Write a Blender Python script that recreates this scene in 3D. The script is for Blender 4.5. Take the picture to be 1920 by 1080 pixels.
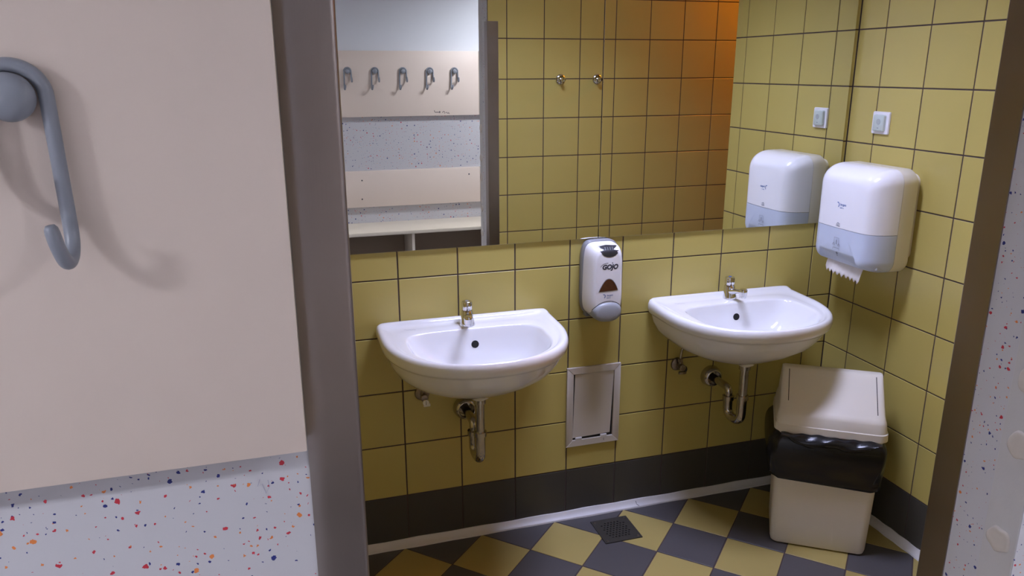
import bpy, bmesh, math, random
from mathutils import Vector, Matrix
from mathutils.bvhtree import BVHTree
random.seed(7)
PI = math.pi
for o in list(bpy.data.objects):
    bpy.data.objects.remove(o, do_unlink=True)
scene = bpy.context.scene
COL = scene.collection

# ------------------------------------------------------------------ camera, world, exposure
cam_d = bpy.data.cameras.new('camera')
cam = bpy.data.objects.new('camera', cam_d); COL.objects.link(cam)
cam_d.sensor_width = 36.0
cam_d.lens = 1448.994 / 1920 * 36.0
cam_d.clip_start = 0.02
cam.location = (-2.07126, -2.45973, 1.66391)
cam.rotation_euler = (1.2950364, 0.0021063, -0.2964565)
scene.camera = cam
world = bpy.data.worlds.new('world'); scene.world = world
world.use_nodes = True
world.node_tree.nodes['Background'].inputs[0].default_value = (0.9, 0.95, 1.0, 1)
world.node_tree.nodes['Background'].inputs[1].default_value = 0.05
vs = scene.view_settings
vs.view_transform = 'Standard'; vs.look = 'None'; vs.gamma = 1.0; vs.use_curve_mapping = False
vs.exposure = 0.0
# tube strengths of the ceiling lamps (the lamps themselves are built at the end)
WASH_TUBE = 36.0
WASH_POWER = 19.0
WASH_SPREAD = 120.0
WASH_COL = (0.62, 0.66, 1.0)
ROOM_TUBE_L = 1120.0
ROOM_TUBE_R = 640.0
WARM_LAMP = 125.0
COOL = (0.84, 0.87, 1.0)

# ------------------------------------------------------------------ materials
def new_mat(name):
    m = bpy.data.materials.new(name); m.use_nodes = True
    nt = m.node_tree; b = nt.nodes['Principled BSDF']
    return m, nt, b
def mat(name, col, rough=0.5, metal=0.0, spec=0.5, bump=0.0, bscale=200, var=0.0, vscale=6.0, coat=0.0):
    m, nt, b = new_mat(name)
    b.inputs['Base Color'].default_value = (*col, 1)
    b.inputs['Roughness'].default_value = rough
    b.inputs['Metallic'].default_value = metal
    b.inputs['Specular IOR Level'].default_value = spec
    if coat: b.inputs['Coat Weight'].default_value = coat; b.inputs['Coat Roughness'].default_value = 0.05
    tc = nt.nodes.new('ShaderNodeTexCoord')
    if bump:
        n = nt.nodes.new('ShaderNodeTexNoise'); n.inputs['Scale'].default_value = bscale; n.inputs['Detail'].default_value = 3
        nt.links.new(tc.outputs['Object'], n.inputs['Vector'])
        bp = nt.nodes.new('ShaderNodeBump'); bp.inputs['Strength'].default_value = bump; bp.inputs['Distance'].default_value = 0.001
        nt.links.new(n.outputs['Fac'], bp.inputs['Height']); nt.links.new(bp.outputs['Normal'], b.inputs['Normal'])
    if var:
        n = nt.nodes.new('ShaderNodeTexNoise'); n.inputs['Scale'].default_value = vscale; n.inputs['Detail'].default_value = 4
        nt.links.new(tc.outputs['Object'], n.inputs['Vector'])
        r = nt.nodes.new('ShaderNodeMapRange'); r.inputs['To Min'].default_value = 1 - var; r.inputs['To Max'].default_value = 1 + var
        nt.links.new(n.outputs['Fac'], r.inputs['Value'])
        mx = nt.nodes.new('ShaderNodeMix'); mx.data_type = 'RGBA'; mx.blend_type = 'MULTIPLY'; mx.inputs[0].default_value = 1
        mx.inputs[6].default_value = (*col, 1)
        nt.links.new(r.outputs['Result'], mx.inputs[7]); nt.links.new(mx.outputs[2], b.inputs['Base Color'])
    return m
def tile_mat(name, col, rough, var=0.05, spec=0.5, bump=0.05):
    m, nt, b = new_mat(name)
    oi = nt.nodes.new('ShaderNodeObjectInfo'); tc = nt.nodes.new('ShaderNodeTexCoord')
    r = nt.nodes.new('ShaderNodeMapRange'); r.inputs['To Min'].default_value = 1 - var; r.inputs['To Max'].default_value = 1 + var
    nt.links.new(oi.outputs['Random'], r.inputs['Value'])
    n = nt.nodes.new('ShaderNodeTexNoise'); n.inputs['Scale'].default_value = 9; n.inputs['Detail'].default_value = 5
    nt.links.new(tc.outputs['Object'], n.inputs['Vector'])
    r2 = nt.nodes.new('ShaderNodeMapRange'); r2.inputs['To Min'].default_value = 1 - var; r2.inputs['To Max'].default_value = 1 + var
    nt.links.new(n.outputs['Fac'], r2.inputs['Value'])
    mu = nt.nodes.new('ShaderNodeMath'); mu.operation = 'MULTIPLY'
    nt.links.new(r.outputs['Result'], mu.inputs[0]); nt.links.new(r2.outputs['Result'], mu.inputs[1])
    mx = nt.nodes.new('ShaderNodeMix'); mx.data_type = 'RGBA'; mx.blend_type = 'MULTIPLY'; mx.inputs[0].default_value = 1
    mx.inputs[6].default_value = (*col, 1)
    nt.links.new(mu.outputs[0], mx.inputs[7]); nt.links.new(mx.outputs[2], b.inputs['Base Color'])
    b.inputs['Roughness'].default_value = rough; b.inputs['Specular IOR Level'].default_value = spec
    n2 = nt.nodes.new('ShaderNodeTexNoise'); n2.inputs['Scale'].default_value = 60; n2.inputs['Detail'].default_value = 2
    nt.links.new(tc.outputs['Object'], n2.inputs['Vector'])
    bp = nt.nodes.new('ShaderNodeBump'); bp.inputs['Strength'].default_value = bump; bp.inputs['Distance'].default_value = 0.002
    nt.links.new(n2.outputs['Fac'], bp.inputs['Height']); nt.links.new(bp.outputs['Normal'], b.inputs['Normal'])
    return m
def speckle_mat(name, base, k=1.0):
    """white plaster with scattered blue, red and orange paint chips"""
    m, nt, b = new_mat(name); N = nt.nodes.new; L = nt.links.new
    tc = N('ShaderNodeTexCoord'); sp = N('ShaderNodeSeparateXYZ'); L(tc.outputs['Object'], sp.inputs[0])
    ad = N('ShaderNodeMath'); ad.operation = 'ADD'; L(sp.outputs['X'], ad.inputs[0]); L(sp.outputs['Y'], ad.inputs[1])
    cv = N('ShaderNodeCombineXYZ'); L(ad.outputs[0], cv.inputs[0]); L(sp.outputs['Z'], cv.inputs[1])
    nz = N('ShaderNodeTexNoise'); nz.inputs['Scale'].default_value = 260; nz.inputs['Detail'].default_value = 2; L(cv.outputs[0], nz.inputs['Vector'])
    sb = N('ShaderNodeVectorMath'); sb.operation = 'SUBTRACT'; L(nz.outputs['Color'], sb.inputs[0]); sb.inputs[1].default_value = (.5, .5, .5)
    sc = N('ShaderNodeVectorMath'); sc.operation = 'SCALE'; L(sb.outputs[0], sc.inputs[0]); sc.inputs['Scale'].default_value = 0.005
    dv = N('ShaderNodeVectorMath'); dv.operation = 'ADD'; L(cv.outputs[0], dv.inputs[0]); L(sc.outputs[0], dv.inputs[1])
    cl = N('ShaderNodeTexNoise'); cl.inputs['Scale'].default_value = 14; cl.inputs['Detail'].default_value = 2; L(cv.outputs[0], cl.inputs['Vector'])
    prev = None
    col_in = (*base, 1)
    for scale, keep, rmax in ((62, 0.60, 0.20), (110, 0.62, 0.17)):
        v = N('ShaderNodeTexVoronoi'); v.voronoi_dimensions = '2D'; v.inputs['Scale'].default_value = scale*k; L(dv.outputs[0], v.inputs['Vector'])
        sc3 = N('ShaderNodeSeparateColor'); L(v.outputs['Color'], sc3.inputs[0])
        # presence: red hash + cluster noise over a threshold
        pa = N('ShaderNodeMath'); pa.operation = 'ADD'; L(sc3.outputs[0], pa.inputs[0]); L(cl.outputs['Fac'], pa.inputs[1])
        pg = N('ShaderNodeMath'); pg.operation = 'GREATER_THAN'; L(pa.outputs[0], pg.inputs[0]); pg.inputs[1].default_value = keep + 0.5
        rr = N('ShaderNodeMath'); rr.operation = 'POWER'; L(sc3.outputs[1], rr.inputs[0]); rr.inputs[1].default_value = 1.6
        rm = N('ShaderNodeMapRange'); L(rr.outputs[0], rm.inputs['Value']); rm.inputs['To Min'].default_value = 0.04; rm.inputs['To Max'].default_value = rmax
        lt = N('ShaderNodeMath'); lt.operation = 'LESS_THAN'; L(v.outputs['Distance'], lt.inputs[0]); L(rm.outputs['Result'], lt.inputs[1])
        mk = N('ShaderNodeMath'); mk.operation = 'MULTIPLY'; L(pg.outputs[0], mk.inputs[0]); L(lt.outputs[0], mk.inputs[1])
        cr = N('ShaderNodeValToRGB'); cr.color_ramp.interpolation = 'CONSTANT'
        e = cr.color_ramp.elements; e[0].color = (0.012, 0.02, 0.16, 1); e[1].position = 0.42; e[1].color = (0.48, 0.025, 0.045, 1)
        x = e.new(0.76); x.color = (0.66, 0.20, 0.05, 1)
        L(sc3.outputs[2], cr.inputs[0])
        mx = N('ShaderNodeMix'); mx.data_type = 'RGBA'; L(mk.outputs[0], mx.inputs[0])
        if prev is None: mx.inputs[6].default_value = col_in
        else: L(prev, mx.inputs[6])
        L(cr.outputs['Color'], mx.inputs[7]); prev = mx.outputs[2]
    L(prev, b.inputs['Base Color'])
    b.inputs['Roughness'].default_value = 0.6
    n2 = N('ShaderNodeTexNoise'); n2.inputs['Scale'].default_value = 120; n2.inputs['Detail'].default_value = 4; L(tc.outputs['Object'], n2.inputs['Vector'])
    bp = N('ShaderNodeBump'); bp.inputs['Strength'].default_value = 0.15; bp.inputs['Distance'].default_value = 0.001
    L(n2.outputs['Fac'], bp.inputs['Height']); L(bp.outputs['Normal'], b.inputs['Normal'])
    return m
def steel_mat(name, col, rough):
    m, nt, b = new_mat(name); N = nt.nodes.new; L = nt.links.new
    tc = N('ShaderNodeTexCoord'); mp = N('ShaderNodeMapping'); mp.inputs['Scale'].default_value = (500, 500, 3); L(tc.outputs['Object'], mp.inputs[0])
    n = N('ShaderNodeTexNoise'); n.inputs['Scale'].default_value = 1; n.inputs['Detail'].default_value = 3; L(mp.outputs[0], n.inputs['Vector'])
    n2 = N('ShaderNodeTexNoise'); n2.inputs['Scale'].default_value = 7; n2.inputs['Detail'].default_value = 4; L(tc.outputs['Object'], n2.inputs['Vector'])
    r = N('ShaderNodeMapRange'); r.inputs['To Min'].default_value = rough - .08; r.inputs['To Max'].default_value = rough + .1; L(n2.outputs['Fac'], r.inputs['Value'])
    L(r.outputs['Result'], b.inputs['Roughness'])
    r2 = N('ShaderNodeMapRange'); r2.inputs['To Min'].default_value = .85; r2.inputs['To Max'].default_value = 1.15; L(n2.outputs['Fac'], r2.inputs['Value'])
    mx = N('ShaderNodeMix'); mx.data_type = 'RGBA'; mx.blend_type = 'MULTIPLY'; mx.inputs[0].default_value = 1; mx.inputs[6].default_value = (*col, 1)
    L(r2.outputs['Result'], mx.inputs[7]); L(mx.outputs[2], b.inputs['Base Color'])
    b.inputs['Metallic'].default_value = 1
    bp = N('ShaderNodeBump'); bp.inputs['Strength'].default_value = 0.12; bp.inputs['Distance'].default_value = 0.0005
    L(n.outputs['Fac'], bp.inputs['Height']); L(bp.outputs['Normal'], b.inputs['Normal'])
    return m
def emit_mat(name, col, s):
    m = bpy.data.materials.new(name); m.use_nodes = True; nt = m.node_tree
    nt.nodes.remove(nt.nodes['Principled BSDF']); e = nt.nodes.new('ShaderNodeEmission')
    e.inputs[0].default_value = (*col, 1); e.inputs[1].default_value = s
    nt.links.new(e.outputs[0], nt.nodes['Material Output'].inputs[0]); return m

M = {}
M['ytile'] = tile_mat('yellow_wall_tile', (0.505, 0.415, 0.122), 0.30, 0.025, 0.45)
M['btile'] = tile_mat('charcoal_base_tile', (0.062, 0.058, 0.05), 0.38, 0.04, 0.4)
M['fy'] = tile_mat('yellow_floor_tile', (0.39, 0.31, 0.105), 0.42, 0.04, 0.4)
M['fg'] = tile_mat('grey_floor_tile', (0.088, 0.083, 0.085), 0.42, 0.05, 0.4)
M['grout'] = mat('dark_grout', (0.075, 0.052, 0.05), 0.9, bump=.3, bscale=400)
M['speckle'] = speckle_mat('speckled_plaster', (0.52, 0.51, 0.53))
M['speckle_far'] = speckle_mat('speckled_plaster_coarse', (0.52, 0.51, 0.53), 0.62)
M['plaster'] = mat('white_plaster', (0.68, 0.69, 0.72), 0.7, bump=.2, bscale=150)
M['oldplaster'] = mat('bare_plaster_band', (0.53, 0.515, 0.51), 0.75, bump=.4, bscale=130, var=.04, vscale=30)
M['glue'] = mat('glue_patch', (0.56, 0.51, 0.455), 0.8, bump=.6, bscale=110, var=.08, vscale=50)
M['ceiling'] = mat('ceiling_paint', (0.75, 0.75, 0.75), 0.9)
M['beige'] = mat('beige_laminate', (0.70, 0.59, 0.51), 0.42, bump=.05, bscale=500, var=.015)
M['beige_edge'] = mat('beige_laminate_edge', (0.62, 0.53, 0.40), 0.5)
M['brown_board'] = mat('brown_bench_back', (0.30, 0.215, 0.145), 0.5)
M['bench_board'] = mat('cream_bench_laminate', (0.72, 0.64, 0.52), 0.4)
M['cfloor'] = tile_mat('plain_grey_floor', (0.22, 0.21, 0.21), 0.5)
M['steel'] = steel_mat('brushed_steel', (0.30, 0.26, 0.24), 0.34)
M['chrome'] = mat('chrome', (0.72, 0.72, 0.73), 0.07, 1.0)
M['oldchrome'] = mat('worn_chrome', (0.50, 0.47, 0.43), 0.17, 1.0, bump=.3, bscale=60, var=.25, vscale=40)
M['tarnish'] = mat('tarnished_metal', (0.34, 0.29, 0.25), 0.38, 1.0, bump=.7, bscale=120, var=.4, vscale=60)
M['ceramic'] = mat('white_glazed_ceramic', (0.80, 0.80, 0.80), 0.09, spec=.55, coat=.3)
M['black'] = mat('black_void', (0.008, 0.007, 0.006), 0.8)
M['darkline'] = mat('dark_gap', (0.03, 0.027, 0.025), 0.9)
M['cove'] = mat('white_sealant', (0.66, 0.65, 0.65), 0.45, bump=.2, bscale=60, var=.05, vscale=20)
M['hookgrey'] = mat('blue_grey_plastic', (0.235, 0.25, 0.285), 0.34, var=.02)
M['wplastic'] = mat('white_plastic', (0.86, 0.855, 0.87), 0.2, spec=.45)
M['cplastic'] = mat('cream_plastic', (0.80, 0.765, 0.68), 0.28, spec=.45)
M['gplastic'] = mat('grey_plastic', (0.24, 0.245, 0.26), 0.36)
M['gplastic2'] = mat('pale_grey_plastic', (0.335, 0.355, 0.38), 0.34)
M['dplastic'] = mat('dark_plastic', (0.035, 0.035, 0.042), 0.3)
M['frost'] = mat('blue_grey_translucent_plastic', (0.56, 0.62, 0.74), 0.28, spec=.5, var=.05, vscale=10)
M['amber'] = mat('brown_window', (0.085, 0.028, 0.012), 0.12, spec=.6, var=.5, vscale=90)
M['paper'] = mat('paper_towel', (0.70, 0.655, 0.62), 0.9, bump=.3, bscale=300)
M['ink'] = mat('dark_print', (0.035, 0.035, 0.05), 0.5)
M['inkgrey'] = mat('grey_print', (0.20, 0.22, 0.27), 0.5)
M['blueink'] = mat('blue_print', (0.03, 0.11, 0.36), 0.5)
M['pen'] = mat('pen_marks', (0.04, 0.035, 0.05), 0.6)
M['pencil'] = mat('pencil_marks', (0.34, 0.34, 0.42), 0.6)
M['bin'] = mat('cream_bin_plastic', (0.74, 0.70, 0.615), 0.42, bump=.08, bscale=400, var=.02)
M['bag'] = mat('black_bin_liner', (0.011, 0.011, 0.013), 0.27, spec=.42, bump=.5, bscale=30)
M['hatch'] = mat('white_painted_hatch', (0.60, 0.555, 0.495), 0.45, bump=.1, bscale=150, var=.03)
M['sw_white'] = mat('switch_white', (0.84, 0.83, 0.86), 0.3)
M['sw_green'] = mat('greenish_clear_cover', (0.56, 0.63, 0.575), 0.15, spec=.6, var=.08, vscale=60)
M['sw_grey'] = mat('switch_grey', (0.40, 0.44, 0.43), 0.3)
M['drain'] = mat('dark_drain_steel', (0.05, 0.045, 0.036), 0.55, 0.3, bump=.3, bscale=90, var=.15, vscale=30)
M['lampbox'] = mat('lamp_housing', (0.8, 0.8, 0.8), 0.5)
M['louver'] = mat('lamp_louvre', (0.85, 0.85, 0.86), 0.25, 0.9)
mm, nt_, b_ = new_mat('mirror_glass'); M['mirror'] = mm
b_.inputs['Base Color'].default_value = (0.86, 0.875, 0.85, 1); b_.inputs['Metallic'].default_value = 1; b_.inputs['Roughness'].default_value = 0.0

# ------------------------------------------------------------------ mesh helpers
class MB:
    def __init__(s): s.v = []; s.f = []; s.m = []
    def add(s, vs, fs, mi=0):
        b = len(s.v); s.v += [tuple(v) for v in vs]
        for f in fs: s.f.append(tuple(i + b for i in f)); s.m.append(mi)
        return s
    def box(s, x0, x1, y0, y1, z0, z1, mi=0):
        v = [(x0,y0,z0),(x1,y0,z0),(x1,y1,z0),(x0,y1,z0),(x0,y0,z1),(x1,y0,z1),(x1,y1,z1),(x0,y1,z1)]
        return s.add(v, [(0,3,2,1),(4,5,6,7),(0,1,5,4),(1,2,6,5),(2,3,7,6),(3,0,4,7)], mi)
    def rbox(s, x0, x1, y0, y1, z0, z1, r=0.003, seg=2):
        bm = bmesh.new(); bmesh.ops.create_cube(bm, size=1)
        for v in bm.verts: v.co = ((x0+x1)/2 + v.co.x*(x1-x0), (y0+y1)/2 + v.co.y*(y1-y0), (z0+z1)/2 + v.co.z*(z1-z0))
        bmesh.ops.bevel(bm, geom=bm.edges[:], offset=r, segments=seg, affect='EDGES', profile=.5)
        bm.verts.index_update(); s.add([v.co for v in bm.verts], [[v.index for v in f.verts] for f in bm.faces]); bm.free(); return s
    def loft(s, loops, cap0=False, cap1=False, closed=True):
        n = len(loops[0]); b = len(s.v); vs = [p for l in loops for p in l]; fs = []
        for i in range(len(loops)-1):
            for j in range(n if closed else n-1):
                k = (j+1) % n
                fs.append((i*n+j, i*n+k, (i+1)*n+k, (i+1)*n+j))
        if cap0: fs.append(tuple(range(n-1, -1, -1)))
        if cap1: fs.append(tuple((len(loops)-1)*n + j for j in range(n)))
        return s.add(vs, fs)
    def tube(s, pts, r, seg=14, cap=True):
        P = [Vector(p) for p in pts]; R = r if isinstance(r, (list, tuple)) else [r]*len(P)
        T = [(P[min(i+1, len(P)-1)] - P[max(i-1, 0)]).normalized() for i in range(len(P))]
        u = T[0].orthogonal().normalized(); loops = []
        for i, p in enumerate(P):
            u = (u - T[i]*u.dot(T[i])).normalized(); w = T[i].cross(u)
            loops.append([p + (u*math.cos(2*PI*k/seg) + w*math.sin(2*PI*k/seg))*R[i] for k in range(seg)])
        return s.loft(loops, cap, cap)
    def lathe(s, prof, org=(0,0,0), axis='Z', seg=28, cap0=True, cap1=True):
        o = Vector(org); loops = []
        for r, h in prof:
            l = []
            for k in range(seg):
                a = 2*PI*k/seg; c, d = r*math.cos(a), r*math.sin(a)
                l.append(o + Vector({'Z': (c, d, h), 'Y': (c, h, d), 'X': (h, c, d)}[axis]))
            loops.append(l)
        return s.loft(loops, cap0, cap1)
    def build(s, name, m, parent=None, angle=35, recalc=True):
        me = bpy.data.meshes.new(name); me.from_pydata(s.v, [], s.f)
        ms = m if isinstance(m, (list, tuple)) else [m]
        for x in ms: me.materials.append(x)
        if len(ms) > 1: me.polygons.foreach_set('material_index', s.m)
        if recalc:
            bm = bmesh.new(); bm.from_mesh(me); bmesh.ops.recalc_face_normals(bm, faces=bm.faces[:]); bm.to_mesh(me); bm.free()
        if angle:
            me.polygons.foreach_set('use_smooth', [True]*len(me.polygons)); me.set_sharp_from_angle(angle=math.radians(angle))
        me.update()
        o = bpy.data.objects.new(name, me); COL.objects.link(o); o.parent = parent
        return o
def smooth_path(pts, n=8):
    P = [Vector(p) for p in pts]; out = []
    for i in range(len(P)-1):
        a, b, c, d = P[max(i-1,0)], P[i], P[i+1], P[min(i+2, len(P)-1)]
        for k in range(n):
            t = k/n
            out.append(.5*((2*b) + (c-a)*t + (2*a-5*b+4*c-d)*t*t + (3*b-3*c+d-a)*t**3))
    out.append(P[-1]); return out
def fillet_path(pts, r, n=8):
    P = [Vector(p) for p in pts]; out = [P[0]]
    for i in range(1, len(P)-1):
        a = (P[i-1]-P[i]); b = (P[i+1]-P[i]); rr = min(r, a.length*.499, b.length*.499)
        p0 = P[i] + a.normalized()*rr; p1 = P[i] + b.normalized()*rr
        for k in range(n+1):
            t = k/n; out.append(p0*(1-t)**2 + P[i]*2*t*(1-t) + p1*t*t)
    out.append(P[-1]); return out
def tag(o, label=None, cat=None, group=None, kind=None):
    if label: o['label'] = label
    if cat: o['category'] = cat
    if group: o['group'] = group
    if kind: o['kind'] = kind
    return o
def thing(name, loc, label, cat, rz=0.0, group=None):
    o = bpy.data.objects.new(name, None); COL.objects.link(o)
    o.empty_display_size = .05; o.location = loc; o.rotation_euler = (0, 0, rz)
    return tag(o, label, cat, group)
def copy_tree(o, parent=None):
    c = o.copy(); COL.objects.link(c); c.parent = parent
    for ch in list(o.children): copy_tree(ch, c)
    return c
def disc_pts(cx, cz, r, n=24): return [(cx + r*math.cos(2*PI*k/n), cz + r*math.sin(2*PI*k/n)) for k in range(n)]
def text_polys(body, size, shear=0.0, bold=0.0, space=1.0):
    """2-D text mesh (built-in font), centred: verts, faces"""
    c = bpy.data.curves.new('lettering', 'FONT'); c.body = body; c.size = size; c.shear = shear; c.offset = bold; c.space_character = space
    c.align_x = 'CENTER'; c.align_y = 'CENTER'; c.resolution_u = 3
    o = bpy.data.objects.new('lettering', c); COL.objects.link(o)
    dg = bpy.context.evaluated_depsgraph_get(); dg.update()
    me = o.evaluated_get(dg).to_mesh()
    v = [(p.co.x, p.co.y) for p in me.vertices]; f = [tuple(p.vertices) for p in me.polygons]
    o.evaluated_get(dg).to_mesh_clear(); bpy.data.objects.remove(o); bpy.data.curves.remove(c)
    return v, f
def stroke(pts, w):
    """flat 2-D stroke along a polyline: verts, faces"""
    v = []; f = []
    for i, p in enumerate(pts):
        a = Vector(pts[max(i-1,0)]); b = Vector(pts[min(i+1,len(pts)-1)]); t = (b-a).normalized(); n = Vector((-t.y, t.x))*w/2
        v += [tuple(Vector(p)+n), tuple(Vector(p)-n)]
    for i in range(len(pts)-1): f.append((2*i, 2*i+1, 2*i+3, 2*i+2))
    return v, f
def shift(vf, dx, dz, s=1.0): return [(x*s+dx, z*s+dz) for x, z in vf[0]], vf[1]
def drape(mb, vf, bvh, off=0.0006, start=-0.4):
    """lay a flat (x,z) figure on a surface by casting along +y"""
    out = []
    for x, z in vf[0]:
        h = bvh.ray_cast(Vector((x, start, z)), Vector((0, 1, 0)))
        out.append((x, (h[0].y if h[0] else 0) - off, z))
    mb.add(out, vf[1])
def bvh_of(mb): return BVHTree.FromPolygons([Vector(v) for v in mb.v], mb.f)

# ------------------------------------------------------------------ tiles
_tile = {}
def tile_mesh(w, h, m, t=0.006, bev=0.0012):
    k = (round(w, 4), round(h, 4), m.name)
    if k not in _tile:
        a, b = w/2, h/2
        v = []
        for x, y, z in ((a, t, b), (a, bev*.8, b), (a-bev, 0, b-bev)):
            v += [(-x, y, -z), (x, y, -z), (x, y, z), (-x, y, z)]
        f = []
        for i in (0, 4):
            for j in range(4): f.append((i+j, i+(j+1) % 4, i+4+(j+1) % 4, i+4+j))
        f.append((8, 9, 10, 11))
        me = bpy.data.meshes.new('tile'); me.from_pydata(v, [], f); me.materials.append(m)
        bm = bmesh.new(); bm.from_mesh(me); bmesh.ops.recalc_face_normals(bm, faces=bm.faces[:])
        big = max(bm.faces, key=lambda q: q.calc_area())
        if big.normal.y > 0: bmesh.ops.reverse_faces(bm, faces=bm.faces[:])
        bm.to_mesh(me); bm.free(); _tile[k] = me
    return _tile[k]
JOINT = 0.0046
def tile_wall(parent, place, us, vs_, rz, skip=None, base_rows=1):
    """us, vs_: grid lines along the wall / up the wall; place(u, v) -> world point on the tile face"""
    for j in range(len(vs_)-1):
        for i in range(len(us)-1):
            u0, u1, v0, v1 = us[i], us[i+1], vs_[j], vs_[j+1]
            if skip and skip(u0, u1, v0, v1): continue
            base = j < base_rows
            me = tile_mesh(abs(u1-u0)-JOINT, v1-v0-JOINT, M['btile'] if base else M['ytile'])
            o = bpy.data.objects.new('base_tile' if base else 'tile', me); COL.objects.link(o); o.parent = parent
            o.location = place((u0+u1)/2, (v0+v1)/2); o.rotation_euler = (random.uniform(-.0012,.0012), 0, rz + random.uniform(-.0012,.0012))
CEIL = 2.6
G = 0.0022          # grout sits this far behind the tile faces
WT = 0.172          # thickness of the wall with the doorway
YF0, YF1 = -1.5, -1.5 - WT
XL, XR = -2.007, -0.995     # doorway
YO = -4.0           # wall opposite, behind the camera

wall_back = MB().box(-2.4, 0.10, G, 0.12, 0, CEIL).build('wall_back', M['grout'], angle=0); tag(wall_back, 'yellow tiled wall with charcoal base row behind the two washbasins', kind='structure')
pw = 0.20162; xi = -0.10079
us = [xi - pw*k for k in range(11, -1, -1)]; us = [-2.4] + [u for u in us if u > -2.39] + [0.0]
vs_ = [.2*k for k in range(0, 14)]
MZ0, MZ1, MX0, MX1 = 1.0935, 2.06, -2.05, -0.021
tile_wall(wall_back, lambda u, v: (u, 0, v), us, vs_, 0.0, skip=lambda a, b, c, d: c >= MZ0 and d <= MZ1 and a >= MX0 and b <= MX1)

wall_right = MB().box(G, 1.4, -0.815, 0.0, 0, CEIL).build('wall_right', M['grout'], angle=0); tag(wall_right, 'short yellow tiled wall beside the rubbish bin, ending at a corner', kind='structure')
ys = [0.0, -.13345, -.33181, -.53017, -.72853, -.815]
tile_wall(wall_right, lambda u, v: (0, u, v), ys, vs_, -PI/2)

fw = MB()
for x0, x1, z0, z1 in ((-5.2, XL, 0, CEIL), (XR, 1.6, 0, CEIL), (XL, XR, 2.12, CEIL)):
    fw.box(x0, x1, YF1, YF0-G, z0, z1)
fw.m = [0]*len(fw.m)
for i, f in enumerate(fw.f):
    if all(abs(fw.v[k][1]-(YF0-G)) < 1e-6 for k in f): fw.m[i] = 1
wall_front = fw.build('wall_front', [M['speckle'], M['grout']], angle=0, recalc=False)
tag(wall_front, 'thick wall with the doorway, speckled white outside and tiled inside', kind='structure')
fz = [0.0] + [.215 + .2*k for k in range(12)] + [CEIL]
fx = [XR] + [-.893 + .2005*k for k in range(12)]; fx = [x for x in fx if x < 1.38] + [1.4]
tile_wall(wall_front, lambda u, v: (u, YF0, v), fx, fz, PI)
tile_wall(wall_front, lambda u, v: (u, YF0, v), [-2.4, -2.2, XL], fz, PI)
tile_wall(wall_front, lambda u, v: (u, YF0, v), [XL, -1.8, -1.6, -1.4, -1.2, XR], [2.12, 2.215, 2.415, CEIL], PI, base_rows=0)
# bare plaster band and glue patches on the end face beside the doorway
MB().rbox(XR-0.0012, XR+.002, -1.671, -1.613, 0.02, 2.1, .0008, 1).build('bare_plaster_strip', M['oldplaster'], wall_front, 0)
for cy, cz, r in ((-1.648, 1.098, .023), (-1.646, 1.203, .023), (-1.6415, .928, .0215), (-1.643, 1.36, .022), (-1.644, .79, .022)):
    mb = MB(); prof = []
    for q, h in ((0.2, .0036), (.6, .0033), (.85, .004), (.97, .0024), (1.0, 0.0)):
        prof.append([(XR-.001-h, cy + q*r*math.cos(2*PI*k/26)*(1+.06*math.sin(3*2*PI*k/26+cz*9)), cz + q*r*math.sin(2*PI*k/26)*(1+.08*math.sin(5*2*PI*k/26+cz*30))) for k in range(26)])
    mb.loft(prof, True, False).build('glue_patch', M['glue'], wall_front, 50)

wall_left = MB().box(-2.5, -2.4-G, YF0, 0.12, 0, CEIL).build('wall_left', M['grout'], angle=0); tag(wall_left, 'yellow tiled side wall of the washroom left of the doorway', kind='structure')
tile_wall(wall_left, lambda u, v: (-2.4, u, v), [0, -.1, -.3, -.5, -.7, -.9, -1.1, -1.3, -1.5], vs_, PI/2)
o = MB().box(1.4, 1.5, YF0, -.815, 0, CEIL).build('wall_alcove', M['ytile'], angle=0); tag(o, 'tiled end wall of the passage beyond the corner', kind='structure')
o = MB().box(-5.2, 1.6, YO-.1, YO, 0, 1.80).box(-5.2, 1.6, YO-.1, YO, 1.80, CEIL, 1).build('wall_opposite', [M['speckle_far'], M['plaster']], angle=0, recalc=False); tag(o, 'speckled white wall of the changing room, seen in the mirror', kind='structure')
o = MB().box(-5.3, -5.2, YO, YF1, 0, CEIL).build('wall_room_left', M['speckle'], angle=0); tag(o, 'far left wall of the changing room', kind='structure')
o = MB().box(1.6, 1.7, YO, YF1, 0, CEIL).build('wall_room_right', M['speckle'], angle=0); tag(o, 'far right wall of the changing room', kind='structure')
o = MB().box(-5.3, 1.7, YO-.1, .12, CEIL, CEIL+.1).build('ceiling', M['ceiling'], angle=0); tag(o, 'white ceiling over both rooms', kind='structure')
o = MB().box(-5.2, 1.6, YO, YF1, -.1, 0).build('floor_changing_room', M['cfloor'], angle=0); tag(o, 'plain grey floor of the changing room', kind='structure')

# floor of diagonal tiles
floor = MB().box(-2.4, 1.4, YF1, .0, -.1, -G).build('floor', M['grout'], angle=0); tag(floor, 'washroom floor of yellow and grey tiles laid diagonally', kind='structure')
def clip(poly, ax, val, keep_less):
    out = []
    for i in range(len(poly)):
        a, b = poly[i], poly[(i+1) % len(poly)]
        ia = (a[ax] <= val) == keep_less or abs(a[ax]-val) < 1e-9; ib = (b[ax] <= val) == keep_less or abs(b[ax]-val) < 1e-9
        if ia: out.append(a)
        if ia != ib:
            t = (val-a[ax])/(b[ax]-a[ax]); out.append((a[0]+(b[0]-a[0])*t, a[1]+(b[1]-a[1])*t))
    return out
def rect_clip(p, x0, x1, y0, y1):
    for ax, v, k in ((0, x0, False), (0, x1, True), (1, y0, False), (1, y1, True)):
        p = clip(p, ax, v, k)
        if len(p) < 3: return []
    return p
D = 0.2868; hd = D/2
_ft = {}
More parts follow.
